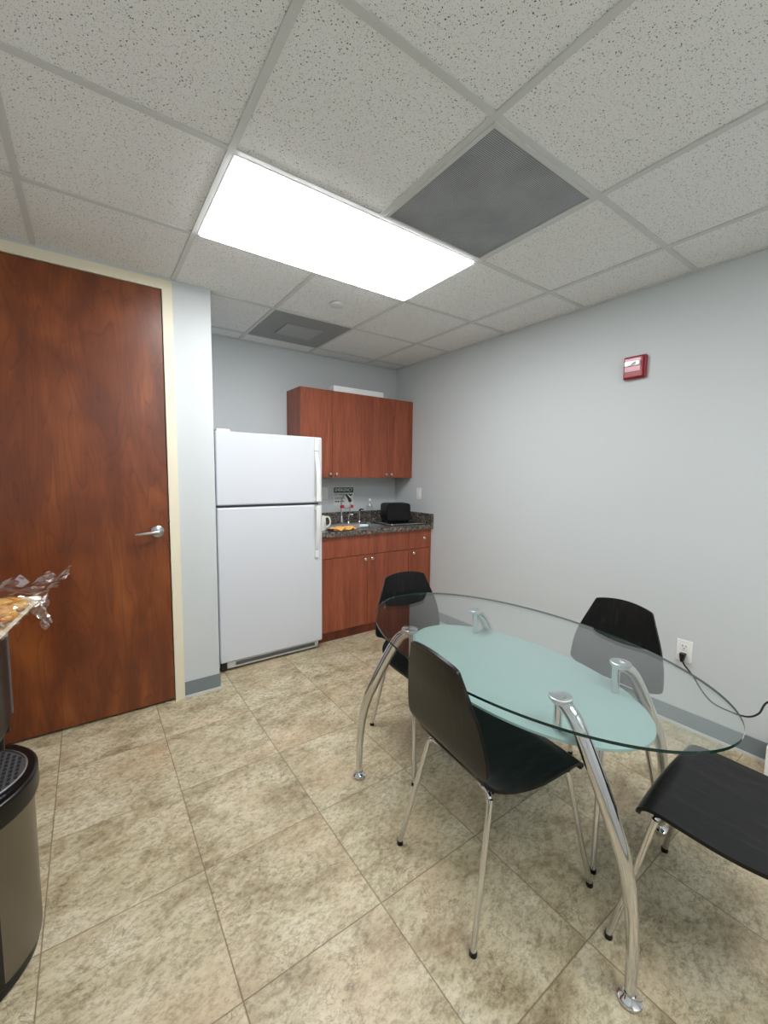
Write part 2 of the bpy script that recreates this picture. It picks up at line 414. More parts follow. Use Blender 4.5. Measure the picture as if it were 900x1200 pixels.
# perforated return grille
def perforated():
    m = mat('perforated_metal', (150,152,152), 0.5); k = N(m)
    tc = k.n('TexCoord').outputs['Object']; sp = k.n('SeparateXYZ', i_Vector=tc)
    fx = k.math('FRACT', k.math('MULTIPLY', sp.outputs[0], 150.0)); fy = k.math('FRACT', k.math('MULTIPLY', sp.outputs[1], 150.0))
    dx = k.math('SUBTRACT', fx, 0.5); dy = k.math('SUBTRACT', fy, 0.5)
    d = k.math('SQRT', k.math('ADD', k.math('MULTIPLY', dx, dx), k.math('MULTIPLY', dy, dy)))
    c = k.ramp(d, [(0.0,(88,92,96)),(0.30,(88,92,96)),(0.42,(176,181,185)),(1,(176,181,185))])
    nz = k.n('TexNoise', i_Vector=tc, i_Scale=5.0, i_Detail=5.0)
    c = k.mix(0.5, c, k.ramp(nz.outputs[0], [(0.35,(205,205,205)),(0.6,(255,255,255))]), 'MULTIPLY')
    k.l(c, k.b.inputs['Base Color']); return m
PERF = perforated()
g = thing('ceiling_vent', 'large square perforated grey return grille beside the light panel', 'ceiling vent', (T*1.5, -T*1.5, H))
bm = bmesh.new(); a = T/2-.010; f = .016
for q in ((-a,a,-a,-a+f),(-a,a,a-f,a),(-a,-a+f,-a+f,a-f),(a-f,a,-a+f,a-f)): box(bm, *q, -.006, .003)
obj('frame', bm, GRID, g, bevel=.001)
bm = B(-a+f, a-f, -a+f, a-f, -.001, .003); obj('perforated_plate', bm, PERF, g)
# supply vent above the kitchen
g = thing('ceiling_vent', 'small grey ceiling vent with a raised square plate near the kitchen wall', 'ceiling vent', (T*1.5, T*1.5, H))
GREYV = mat('vent_grey_paint', (138,142,142), 0.5)
bm = B(-a, a, -a, a, -.003, .003); obj('panel', bm, GREYV, g)
bm = B(-.14, .14, -.12, .12, -.012, -.003); obj('deflector_plate', bm, mat('vent_plate_paint', (158,162,162), 0.5), g, bevel=.002)
# concealed sprinkler cover
bm = bmesh.new(); lathe(bm, [(0.001,.004),(.046,.004),(.048,-.003),(.040,-.008),(.001,-.009)], 32)
tag(obj('sprinkler_cover', bm, mat('sprinkler_white',(214,216,214),0.4), None, True, loc=(.908,.302,H-.002)), 'small round white sprinkler cover disc on the ceiling tile', 'sprinkler')

# ------------------------------------------------------------------ refrigerator
FR = thing('refrigerator', 'white top-freezer refrigerator standing in the alcove', 'refrigerator', (.638, 0, 0))
def lx(x): return x-.638
FW = mat('fridge_enamel', (212,215,221), 0.3); N_ = N(FW); N_.bump(N_.n('TexNoise', i_Vector=N_.obj(), i_Scale=300.0, i_Detail=2.0).outputs[0], 0.05, 0.002)
HND = mat('fridge_handle_plastic', (228,230,226), 0.3)
obj('body', B(lx(.254), lx(1.024), .812, 1.37, .02, 1.655), FW, FR, bevel=.006)
obj('gasket', B(lx(.262), lx(1.018), .80, .813, .075, 1.65), mat('gasket_grey',(120,122,124),0.6), FR)
fz = obj('freezer_door', B(lx(.250), lx(1.028), .749, .802, 1.168, 1.664), FW, FR, bevel=.012)
fd = obj('fridge_door', B(lx(.250), lx(1.028), .749, .802, .072, 1.152), FW, FR, bevel=.012)
def fhandle(z0, z1, par, fl):
    # flat curved handle at the right edge
    bm = bmesh.new(); n = 16; w0 = .017
    for k in range(n):
        t0, t1 = k/n, (k+1)/n
        rows = []
        for t in (t0, t1):
            tt = t if not fl else 1-t       # tt=0 at the end that stays on the door (far from the gap)
            out = .006+.042*math.sin(min(tt*1.5,1)*math.pi/2)
            rows.append((z0+(z1-z0)*t, out, w0*(0.75+.35*tt)))
        (za,oa,wa),(zb,ob,wb) = rows; xc = lx(.975)
        v = [bm.verts.new(p) for p in ((xc-wa,.749-oa,za),(xc+wa,.749-oa,za),(xc+wa,.749-oa+.014,za),(xc-wa,.749-oa+.014,za),
                                       (xc-wb,.749-ob,zb),(xc+wb,.749-ob,zb),(xc+wb,.749-ob+.014,zb),(xc-wb,.749-ob+.014,zb))]
        for q in ((0,1,5,4),(1,2,6,5),(2,3,7,6),(3,0,4,7)): bm.faces.new([v[i] for i in q])
        if k == 0: bm.faces.new([v[i] for i in (3,2,1,0)])
        if k == n-1: bm.faces.new([v[i] for i in (4,5,6,7)])
    bmesh.ops.remove_doubles(bm, verts=bm.verts, dist=1e-5)
    ze = z1-.012 if fl == 0 else z0
    zb0, zb1 = ((z0, z0+.03) if fl == 0 else (z1-.03, z1))
    # stand-off block near the door gap
    ga, gb = ((z1-.035, z1) if not fl else (z0, z0+.035))
    box(bm, lx(.975)-.015, lx(.975)+.015, .749-.036, .751, ga, gb)
    return obj('handle', bm, HND, par, bevel=.003)
fhandle(1.18, 1.56, fz, 1); fhandle(.80, 1.148, fd, 0)
obj('handle_cap', B(lx(.958), lx(.992), .735, .751, 1.56, 1.652), HND, fz, bevel=.003)
obj('handle_cap', B(lx(.960), lx(.990), .735, .751, .745, .797), HND, fd, bevel=.003)
obj('hinge_cover', B(lx(.262), lx(.35), .765, .84, 1.664, 1.680), WHITE, FR, bevel=.004)
bm = bmesh.new(); box(bm, lx(.30), lx(1.0), .775, .80, .018, .066); obj('toe_grille', bm, mat('grille_white',(215,217,216),0.4), FR, bevel=.004)
bm = B(lx(.36), lx(.97), .770, .776, .034, .056); obj('grille_slot', bm, mat('slot_grey',(96,98,100),0.6), FR)
obj('bottom_hinge', B(lx(.262), lx(.296), .77, .81, .012, .07), mat('hinge_dark',(50,50,52),0.4,0.5), FR, bevel=.003)
for x in (.30, .98):
    for y in (.86, 1.32):
        bm = bmesh.new(); lathe(bm, [(.001,0),(.02,0),(.02,.022),(.001,.022)], 14, (lx(x),y,0)); obj('foot', bm, BLACKP, FR)

# ------------------------------------------------------------------ cabinets
KNOB = mat('satin_nickel', (205,200,190), 0.25, 1.0)
def knob(par, x, y, z):
    bm = bmesh.new(); lathe(bm, [(.001,0),(.006,0),(.005,-.010),(.007,-.014),(.0135,-.018),(.0145,-.024),(.011,-.028),(.001,-.029)], 20, (x,y,z), 'y')
    return obj('knob', bm, KNOB, par, True)
def wall_cab(x0, x1, label):
    xm = (x0+x1)/2; c = thing('wall_cabinet', label, 'cabinet', (xm, YB, 1.362), 0, 'cherry wall cabinets')
    hw = (x1-x0)/2; yf = 1.12-YB
    obj('body', B(-hw, hw, yf+.019, -.002, 0, .745), CHERRY, c, bevel=.001)
    for s in (-1, 1):
        a, b = (-hw+.001, -.0012) if s < 0 else (.0012, hw-.001)
        d = obj('door', B(a, b, yf, yf+.018, -.004, .745), CHERRY, c, bevel=.0015)
        knob(d, s*.030, yf, .028)
wall_cab(1.015, 1.617, 'cherry two-door wall cabinet above the sink, left one of the pair')
wall_cab(1.619, 2.217, 'cherry two-door wall cabinet in the corner against the right wall')
YC = .812
def base_cab(x0, x1, kind, label):
    xm = (x0+x1)/2; hw = (x1-x0)/2
    c = thing('base_cabinet', label, 'cabinet', (xm, YB, 0), 0, 'cherry base cabinets')
    yf = YC-YB
    bm = bmesh.new()   # carcass as panels so the sink can hang inside
    box(bm, -hw, -hw+.016, yf+.02, -.002, .09, .885); box(bm, hw-.016, hw, yf+.02, -.002, .09, .885)
    box(bm, -hw+.016, hw-.016, yf+.02, -.002, .09, .106); box(bm, -hw+.016, hw-.016, -.012, -.002, .106, .885)
    box(bm, -hw+.016, hw-.016, yf+.02, yf+.036, .845, .885); box(bm, -hw+.016, hw-.016, yf+.02, yf+.036, .69, .71)
    obj('body', bm, CHERRY, c)
    obj('toe_kick', B(-hw, hw, yf+.045, yf+.06, 0, .09), KICK, c)
    if kind == 'sink':
        obj('false_front', B(-hw+.001, hw-.0015, yf, yf+.019, .706, .882), CHERRY, c, bevel=.0015)
        for s in (-1, 1):
            a, b = (-hw+.001, -.0015) if s < 0 else (.0015, hw-.0015)
            d = obj('door', B(a, b, yf, yf+.019, .092, .702), CHERRY, c, bevel=.0015); knob(d, s*.035, yf, .668)
    else:
        d = obj('drawer', B(-hw+.0015, hw-.001, yf, yf+.019, .706, .882), CHERRY, c, bevel=.0015); knob(d, .035, yf, .80)
        d = obj('door', B(-hw+.0015, hw-.001, yf, yf+.019, .092, .702), CHERRY, c, bevel=.0015); knob(d, -hw+.045, yf, .668)
base_cab(1.045, 1.942, 'sink', 'wide cherry base cabinet with two doors under the sink')
base_cab(1.944, 2.215, 'drawer', 'narrow cherry base cabinet with one drawer and one door in the corner')
# countertop
ct = thing('countertop', 'brown speckled granite countertop with a low backsplash', 'countertop', (1.63, 1.1, .885))
def C3(x0, x1, y0, y1, z0, z1): return (x0-1.63, x1-1.63, y0-1.1, y1-1.1, z0-.885, z1-.885)
SX0, SX1, SY0, SY1 = 1.17, 1.72, .90, 1.235
bm = bmesh.new(); ZT = .925
for q in ((1.04,SX0,.785,1.385),(SX1,2.199,.785,1.385),(SX0,SX1,.785,SY0),(SX0,SX1,SY1,1.385)): box(bm, *C3(*q, .885, ZT))
obj('slab', bm, GRANITE, ct)
bm = bmesh.new(); box(bm, *C3(1.04, 2.199, 1.385, 1.405, .885, 1.022)); box(bm, *C3(2.199, 2.219, .785, 1.405, .885, 1.022))
obj('backsplash', bm, GRANITE, ct)
# sink
sk = thing('sink', 'stainless steel drop-in sink set in the granite countertop', 'sink', (1.445, 1.0675, ZT))
bm = bmesh.new()
o1 = rrect(-.295,.295,-.185,.185,.05); i1 = rrect(-.255,.255,-.145,.125,.07); i2 = rrect(-.235,.235,-.125,.105,.06); i3 = rrect(-.20,.20,-.10,.08,.05)
rings = [[bm.verts.new((x,y,z)) for x,y in R] for R, z in ((o1,.001),(o1,.005),(i1,.006),(i2,-.02),(i2,-.13),(i3,-.15))]
n = len(o1)
for a_, b_ in zip(rings, rings[1:]):
    for i in range(n): bm.faces.new((a_[i], a_[(i+1)%n], b_[(i+1)%n], b_[i]))
bm.faces.new(rings[-1])
obj('basin', bm, STEEL, sk, True)
bm = bmesh.new(); lathe(bm, [(.001,-.149),(.04,-.149),(.04,-.146),(.001,-.147)], 24, (0,-.01,0)); obj('drain', bm, mat('drain_dark_steel',(90,90,92),.3,1.0), sk, True)
# faucet with eyewash heads
f = thing('eyewash_faucet', 'tall chrome faucet with red-capped eyewash heads behind the sink', 'faucet', (1.465, 1.222, ZT+.005))
bm = bmesh.new(); lathe(bm, [(.001,0),(.026,0),(.026,.006),(.015,.012),(.013,.06),(.010,.07),(.001,.07)], 24); obj('base', bm, CHROME, f, True)
bm = bmesh.new(); tube(bm, [(0,0,.06),(0,0,.18),(.002,-.005,.225),(.018,-.018,.262),(.045,-.038,.268),(.064,-.053,.245)], .0075, 12, 6); obj('gooseneck', bm, CHROME, f, True)
bm = bmesh.new(); tube(bm, [(.036,-.03,.272),(.054,-.045,.238),(.064,-.055,.205)], [.012,.014,.016], 12, 4); obj('spray_head', bm, BLACKP, f, True)
bm = bmesh.new(); tube(bm, [(.064,-.055,.215),(.062,-.055,.17),(.058,-.05,.12)], .006, 10, 3); obj('supply_tube', bm, CHROME, f, True)
bm = bmesh.new(); tube(bm, [(.0,-.02,.155),(.03,-.05,.150),(.075,-.04,.155)], .007, 10, 4); obj('crossbar', bm, CHROME, f, True)
for p in ((-.006,-.025,.16),(.084,-.042,.16)):
    bm = bmesh.new(); lathe(bm, [(.001,-.012),(.018,-.012),(.019,.010),(.013,.016),(.001,.017)], 18, p); obj('eyewash_cap', bm, mat('red_cap',(178,30,52),.35), f, True)
# side tap, filter tap
def tap(x, y, h, label, head):
    t = thing('tap', label, 'tap', (x, y, ZT+.005))
    bm = bmesh.new(); lathe(bm, [(.001,0),(.016,0),(.015,.01),(.008,.018),(.007,h),(.001,h)], 18); obj('post', bm, CHROME, t, True)
    bm = bmesh.new(); tube(bm, [(0,0,h-.006),(.008,-.01,h+.008),(.03,-.03,h+.006)], [.010,.009,.007], 10, 4); obj('spout', bm, head, t, True)
tap(1.545, 1.225, .075, 'short chrome side tap right of the tall faucet', CHROME)
tap(1.665, 1.225, .118, 'slim chrome dispenser tap with a dark head at the sink back', mat('gunmetal',(70,70,74),.3,1.0))
# bottle
b = thing('glass_bottle', 'clear empty bottle standing against the backsplash left of the toaster', 'bottle', (1.83, 1.30, ZT))
bm = bmesh.new(); lathe(bm, [(.001,.002),(.034,.002),(.036,.01),(.036,.13),(.030,.15),(.014,.175),(.013,.21),(.0001,.21)], 28); obj('glass_body', bm, GLASS, b, True)
bm = bmesh.new(); lathe(bm, [(.001,.205),(.015,.205),(.015,.222),(.001,.222)], 20); obj('cap', bm, WHITE, b, True)
# small chrome strainer on the counter
bm = bmesh.new(); lathe(bm, [(.001,0),(.018,0),(.026,.012),(.027,.018),(.020,.022),(.008,.024),(.006,.034),(.010,.040),(.001,.042)], 24)
tag(obj('drain_strainer', bm, CHROME, None, True, loc=(1.79,1.17,ZT)), 'small chrome drain strainer on the counter right of the sink', 'strainer')
# white jug
j = thing('jug', 'white plastic jug with a handle at the left end of the counter', 'jug', (1.10, .93, ZT), math.radians(-20))
WJ = mat('white_jug_plastic', (236,236,232), .35)
bm = bmesh.new(); lathe(bm, [(.001,0),(.046,0),(.050,.01),(.046,.09),(.043,.118),(.040,.122),(.039,.118),(.042,.09),(.045,.012),(.001,.006)], 28); obj('body', bm, WJ, j, True)
bm = bmesh.new(); tube(bm, [(.04,0,.108),(.065,0,.112),(.082,0,.085),(.078,0,.045),(.044,0,.022)], .0065, 10, 6); obj('handle', bm, WJ, j, True)
# orange sponge cloth
bm = bmesh.new(); nx, ny = 26, 12; grid = []
for i in range(nx+1):
    row = []
    for k in range(ny+1):
        u, v = i/nx-.5, k/ny-.5
        z = .012+.010*math.sin(u*17+v*5)+.007*math.sin(v*21+u*8)+random.uniform(-.0015,.0015)
        wx = .10*(1+.12*math.sin(u*9)); 
        row.append(bm.verts.new((u*.20+.01*math.sin(v*8), v*wx*(1.05 if abs(u)<.35 else .8), max(z,.003))))
    grid.append(row)
for i in range(nx):
    for k in range(ny): bm.faces.new((grid[i][k], grid[i+1][k], grid[i+1][k+1], grid[i][k+1]))
cl = obj('dish_cloth', bm, mat('orange_cloth',(236,176,92),.85), None, True, loc=(1.275,.845,ZT+.001)); cl.rotation_euler.z = math.radians(6)
sm = cl.modifiers.new('s','SOLIDIFY'); sm.thickness = .003; sm.offset = 1
tag(cl, 'crumpled orange cloth lying on the counter in front of the sink', 'cloth')
bm = B(-.035,.035,-.018,.018,0,.016); c2 = obj('brown_sponge', bm, mat('dark_brown_sponge',(60,26,22),.9), None, bevel=.004, loc=(1.17,.85,ZT)); tag(c2, 'small dark brown sponge between the white jug and the orange cloth', 'sponge')
# soap tube on sink rim
t = thing('soap_tube', 'small white and blue soap tube lying on the front rim of the sink', 'soap tube', (1.50, .885, ZT+.019), math.radians(-8))
bm = bmesh.new(); lathe(bm, [(.001,-.045),(.012,-.045),(.013,-.02),(.012,.035),(.001,.035)], 18, (0,0,0), 'x'); obj('tube_body', bm, mat('pale_blue_white',(222,238,240),.35), t, True)
bm = bmesh.new(); lathe(bm, [(.001,.034),(.009,.034),(.009,.052),(.001,.052)], 16, (0,0,0), 'x'); obj('cap', bm, mat('teal_cap',(50,130,140),.35), t, True)
# tray + toaster
tr = thing('serving_tray', 'dark metal tray with a silver rim under the toaster', 'tray', (1.99, 1.02, ZT), math.radians(-6))
bm = bmesh.new(); prism(bm, rrect(-.19,.19,-.17,.17,.03), .001, .006); obj('plate', bm, mat('dark_tray',(44,44,46),.3,.6), tr)
bm = bmesh.new(); R = [(x,y,.009) for x,y in rrect(-.19,.19,-.17,.17,.03)]; tube(bm, R+[R[0]], .0045, 8); obj('rim', bm, STEEL, tr, True)
ts = thing('toaster', 'black two-slot toaster standing on the tray in the counter corner', 'toaster', (1.985, 1.08, ZT+.006), math.radians(-12))
bm = bmesh.new(); prism(bm, rrect(-.125,.125,.012,.185,.03), -.085, .085, axis='y'); obj('body', bm, BLACKP, ts, bevel=.012)
bm = bmesh.new()
for y in (-.035, .035): box(bm, -.095, .095, y-.013, y+.013, .1835, .1865)
obj('slots', bm, DARK, ts)
bm = bmesh.new(); box(bm, .125, .147, -.016, .016, .115, .130); obj('lever', bm, mat('grey_lever',(150,150,150),.3), ts, bevel=.003)
bm = bmesh.new(); lathe(bm, [(.001,.124),(.013,.124),(.012,.136),(.001,.137)], 18, (0,-.04,.05), 'x'); obj('dial', bm, STEEL, ts, True)
for x in (-.1,.1):
    for y in (-.065,.065):
        bm = bmesh.new(); lathe(bm, [(.001,0),(.009,0),(.009,.014),(.001,.014)], 12, (x,y,0)); obj('foot', bm, BLACKP, ts)
# butter knife on tray
bm = bmesh.new(); prism(bm, [(-.09,-.004),(-.01,-.004),(.0,-.009),(.08,-.008),(.092,0),(.08,.006),(-.09,.005)], 0, .003)
kn = tag(obj('table_knife', bm, STEEL, None, loc=(2.08,.885,ZT+.0065)), 'silver table knife lying on the tray in front of the toaster', 'knife'); kn.rotation_euler.z = math.radians(20)

# long white box on the cabinets
bm = bmesh.new(); prism(bm, rrect(-.265,.265,0,.05,.006), -.05, .05, axis='y')
pb = tag(obj('flat_box', bm, WHITE, None, loc=(1.605,1.19,2.109)), 'long white flat box lying on top of the wall cabinets', 'box')

# emergency sign
sg = thing('safety_sign', 'white wall sign with a dark green emergency heading behind the faucet', 'sign', (1.592, YB-.001, 1.173))
SW, SH = .113, .09
bm = B(-SW, SW, -.002, 0, -SH, SH); obj('sign_plate', bm, mat('sign_white',(222,226,222),.4), sg)
GR = mat('sign_green', (10,62,46), .4); BK = mat('sign_black', (24,26,28), .5); SWT = mat('sign_letter_white', (236,240,236), .4)
bm = B(-SW+.004, SW-.004, -.003, -.002, .035, SH-.004); obj('header_band', bm, GR, sg)
RX = Matrix.Rotation(math.radians(90), 4, 'X')
text_obj('heading_text', 'EMERGENCY', .042, SWT, Matrix.Translation((0,-.0035,.061)) @ RX, sg, sx=.82)
text_obj('sign_text', 'EYE WASH', .030, BK, Matrix.Translation((-.045,-.0028,.016)) @ RX, sg, sx=.85)
text_obj('sign_text', 'STATION', .030, BK, Matrix.Translation((-.045,-.0028,-.018)) @ RX, sg, sx=.85)
bm = bmesh.new()
for a0, a1 in ((-.095,-.075),(-.068,-.050),(-.040,-.034),(-.026,.000)): box(bm, a0, a1, -.003, -.002, -.056, -.044)
obj('small_print', bm, BK, sg)
bm = bmesh.new()
prism(bm, [(.045,.02),(.06,.026),(.075,.018),(.098,.024),(.092,.006),(.072,.000),(.055,.006)], -.003, -.002, axis='y')
prism(bm, [(.05,-.03),(.07,-.026),(.09,-.03),(.082,-.044),(.07,-.050),(.058,-.044)], -.003, -.002, axis='y'); obj('pictogram', bm, BK, sg)

# wall plates
PL = mat('plate_white', (236,237,234), .35)
def holes(bm, cx, cz):
    box(bm, cx-.009, cx-.006, -.0078, -.0068, cz+.002, cz+.011); box(bm, cx+.006, cx+.009, -.0078, -.0068, cz+.002, cz+.011); box(bm, cx-.0025, cx+.0025, -.0078, -.0068, cz-.010, cz-.005)
def plate(x, y, z, rz, label, kind, name, sc=1.0):
    p = thing(name, label, kind, (x,y,z), rz); p.scale = (sc,)*3
    obj('cover_plate', B(-.035,.035,-.005,0,-.057,.057), PL, p, bevel=.002); return p
sw = plate(XR, 1.005, 1.205, math.radians(-90), 'white light switch plate on the right wall beside the cabinets', 'light switch', 'light_switch')
obj('rocker', B(-.016,.016,-.008,-.005,-.033,.033), PL, sw, bevel=.0015)
sp_ = plate(1.385, YB, 1.205, 0, 'pale blank wall plate beside the refrigerator under the cabinets', 'wall plate', 'wall_plate')
obj('rocker', B(-.016,.016,-.008,-.005,-.033,.033), PL, sp_, bevel=.0015)
ou = plate(XR, -1.292, .432, math.radians(-90), 'white duplex wall outlet with a black plug in its lower socket', 'outlet', 'wall_outlet', 1.08)
for cz in (.021,-.021):
    bm = bmesh.new(); prism(bm, rrect(-.017,.017,cz-.014,cz+.014,.010), -.007, -.005, axis='y'); so = obj('socket', bm, PL, ou)
    bm = bmesh.new(); holes(bm, 0, cz); obj('slots', bm, DARK, so)
# cord + plug
pc = thing('extension_cord', 'black power cord plugged into the wall outlet and running off right', 'power cord', (XR-.008,-1.292,.410))
def rel(p): return (p[0]-(XR-.008), p[1]+1.292, p[2]-.410)
bm = bmesh.new(); prism(bm, [(-.014,.014),(.014,.014),(.011,-.012),(.006,-.034),(-.006,-.034),(-.011,-.012)], -.028, 0, axis='x')
obj('plug', bm, mat('black_rubber',(10,10,10),.45), pc, bevel=.003)
bm = bmesh.new(); tube(bm, [rel(p) for p in ((2.197,-1.293,.385),(2.197,-1.303,.362),(2.192,-1.35,.315),(2.185,-1.394,.258),(2.17,-1.448,.220),(2.13,-1.525,.226),(2.11,-1.60,.240),(2.07,-1.65,.295),(2.0,-1.69,.392),(1.98,-1.78,.46),(2.02,-1.9,.40),(2.08,-1.97,.27),(2.09,-1.98,.19))], .0043, 10, 8)
obj('cable', bm, MATS['black_rubber'], pc, True)
# white appliance low at right edge
ap = thing('floor_box', 'low white box on the floor at the right edge by the baseboard', 'box', (2.095,-1.85,0))
obj('body', B(-.095,.10,-.14,.152,.004,.19), WHITE, ap, bevel=.006)
bm = bmesh.new()
for k in range(7): box(bm, -.0965,-.094,-.10+k*.03,-.085+k*.03,.06,.13)
obj('vents', bm, DARK, ap)
for x in (-.07,.07):
    for y in (-.11,.12): obj('foot', B(x-.01,x+.01,y-.01,y+.01,0,.006), BLACKP, ap)

# fire strobe
fs = thing('fire_alarm_strobe', 'red fire alarm strobe with a clear lens high on the right wall', 'fire alarm', (XR,-.945,2.03), math.radians(-90))
RED = mat('alarm_red',(150,24,40),.35)
obj('back_box', B(-.062,.062,-.026,0,-.066,.066), RED, fs, bevel=.008)
obj('face_plate', B(-.056,.052,-.038,-.024,-.060,.060), RED, fs, bevel=.010)
obj('lens_panel', B(-.048,.040,-.042,-.036,-.028,.050), mat('pink_lens',(206,130,142),.25), fs, bevel=.003)
bm = bmesh.new(); prism(bm, rrect(-.046,.038,.004,.034,.008), -.052, -.040, axis='y'); obj('strobe_lens', bm, mat('clear_lens',(240,240,242),.08), fs, bevel=.004)
bm = bmesh.new(); prism(bm, [(-.030,.008),(-.010,.010),(.004,.024),(.018,.026),(.018,.012),(-.004,.006)], -.0535, -.0515, axis='y'); obj('flash_tube', bm, mat('lens_dark',(50,48,50),.2,.6), fs)

# ------------------------------------------------------------------ dining table
TX, TY = .8795, -1.133
tb = thing('dining_table', 'oval clear glass dining table with frosted lower shelf and curved chrome legs', 'table', (TX,TY,0))
def ell(a, b, rot, cx, cy, n=96): 
    return [(cx+a*math.cos(t)*math.cos(rot)-b*math.sin(t)*math.sin(rot), cy+a*math.cos(t)*math.sin(rot)+b*math.sin(t)*math.cos(rot)) for t in (2*math.pi*i/n for i in range(n))]
ROT = math.radians(90-3.3)
bm = bmesh.new(); prism(bm, ell(.7253,.4277,ROT,0,0,128), .7355, .7440, 0, 1); obj('glass_top', bm, [GLASS, GLASS_EDGE], tb)
bm = bmesh.new(); prism(bm, ell(.531,.305,math.radians(90-5.8),.899-TX,-1.1294-TY,96), .612, .620, 0, 0); obj('frosted_shelf', bm, [FROST], tb)
def disc_metal():
    m = mat('turned_chrome', (200,200,204), 0.30, 1.0); k = N(m)
    k.b.inputs['Anisotropic'].default_value = 0.85
    tg = k.n('Tangent', direction_type='RADIAL', axis='Z'); k.l(tg.outputs[0], k.b.inputs['Tangent']); return m
TURN = disc_metal()
prof = [(0,.733),(.052,.680),(.113,.575),(.168,.462),(.207,.368),(.230,.265),(.241,.152),(.243,.012)]
for (dx, dy), ang_, L in (((.652,-.800),124,.95),((1.074,-1.468),-14,1.17),((.685,-1.477),-92,1.0),((1.079,-.782),-6,1.0)):
    ca, sa = math.cos(math.radians(ang_)), math.sin(math.radians(ang_))
    bx, by = dx-TX, dy-TY
    pts = [(bx+ca*s*L, by+sa*s*L, z-.012 if i == 0 else z) for i, (s, z) in enumerate(prof)]
    bm = bmesh.new(); tube(bm, pts, [.021,.0235,.0235,.0225,.020,.018,.016,.014], 24, 6, .95, (ca,sa,0)); leg = obj('leg', bm, CHROME, tb, True)
    fx, fy = pts[-1][:2]
    bm = bmesh.new(); lathe(bm, [(.001,0),(.026,0),(.031,.005),(.030,.010),(.020,.017),(.016,.026),(.001,.026)], 28, (fx,fy,0)); obj('foot_pad', bm, mat('polished_chrome',(225,225,228),.05,1.0), leg, True)
    d = bpy.data.objects
    bm = bmesh.new(); lathe(bm, [(.001,-.022),(.026,-.020),(.034,-.010),(.0345,-.002),(.032,0),(.001,0)], 40); dk = obj('mounting_disc', bm, TURN, leg, True, loc=(bx,by,.735))
    # post down to the shelf
    ox, oy = (.0-bx)*.03, (.0-by)*.0
    px, py = bx+.012*(1 if bx < 0 else -1)*.6, by+(.010 if by < 0 else -.010)
    bm = bmesh.new(); lathe(bm, [(.001,.62),(.0135,.62),(.0135,.733),(.001,.733)], 24, (px,py,0)); obj('shelf_post', bm, CHROME, tb, True)
    bm = bmesh.new(); lathe(bm, [(.001,.590),(.012,.590),(.015,.596),(.015,.612),(.001,.612)], 24, (px,py,0)); obj('post_cap', bm, CHROME, tb, True)

# ------------------------------------------------------------------ chairs
# shell profile (x, z, half width) from front lip to top
PF = [(.192,.424,.214),(.190,.436,.220),(.181,.446,.222),(.160,.452,.223),(.12,.452,.225),(.06,.449,.226),(0,.447,.226),(-.06,.447,.220),(-.11,.449,.209),(-.15,.455,.196),(-.175,.464,.184),(-.192,.478,.168),(-.201,.494,.150)]
PBK = [(-.201,.494,.150),(-.205,.503,.166),(-.208,.510,.186),(-.211,.517,.199),(-.214,.528,.2055),(-.219,.55,.206),(-.230,.61,.200),(-.242,.67,.185),(-.253,.72,.166),(-.263,.77,.145),(-.270,.804,.131),(-.272,.815,.126),(-.274,.822,.119),(-.275,.827,.106)]
def shell(prof, topcurve):
    bm = bmesh.new(); nu = 14; G = []
    # resample smooth
    P = smooth_path([(a,b,c) for a,b,c in prof], 4)
    n = len(P)
    for i, p in enumerate(P):
        tx = P[min(i+1,n-1)]-P[max(i-1,0)]; nrm = Vector((-tx.y, 0, tx.x)).normalized()
        row = []
        for k in range(nu+1):
            u = k/nu*2-1
            x, z = p.x, p.y
            if topcurve:
                s = max(0, min(1, (z-.50)/.15)); x += .009*s*u*u; z += .014*(1-u*u)*max(0,(z-.74)/.09)
            else:
                s = max(0, min(1, (.15-x)/.2)); z -= .006*(1-u*u)
                if i < 10: x += .010*(1-u*u)
            row.append(Vector((x, u*p.z, z)))
        G.append((row, nrm))
    th = .011
    top = [[bm.verts.new(v) for v in row] for row, nrm in G]
    bot = [[bm.verts.new(v - nrm*th) for v in row] for row, nrm in G]
    for i in range(n-1):
        for k in range(nu):
            bm.faces.new((top[i][k], top[i+1][k], top[i+1][k+1], top[i][k+1])); bm.faces.new((bot[i][k], bot[i][k+1], bot[i+1][k+1], bot[i+1][k]))
        bm.faces.new((top[i][0], bot[i][0], bot[i+1][0], top[i+1][0])); bm.faces.new((top[i][nu], top[i+1][nu], bot[i+1][nu], bot[i][nu]))
    for k in range(nu):
        bm.faces.new((top[0][k], top[0][k+1], bot[0][k+1], bot[0][k])); bm.faces.new((top[-1][k], bot[-1][k], bot[-1][k+1], top[-1][k+1]))
    return bm
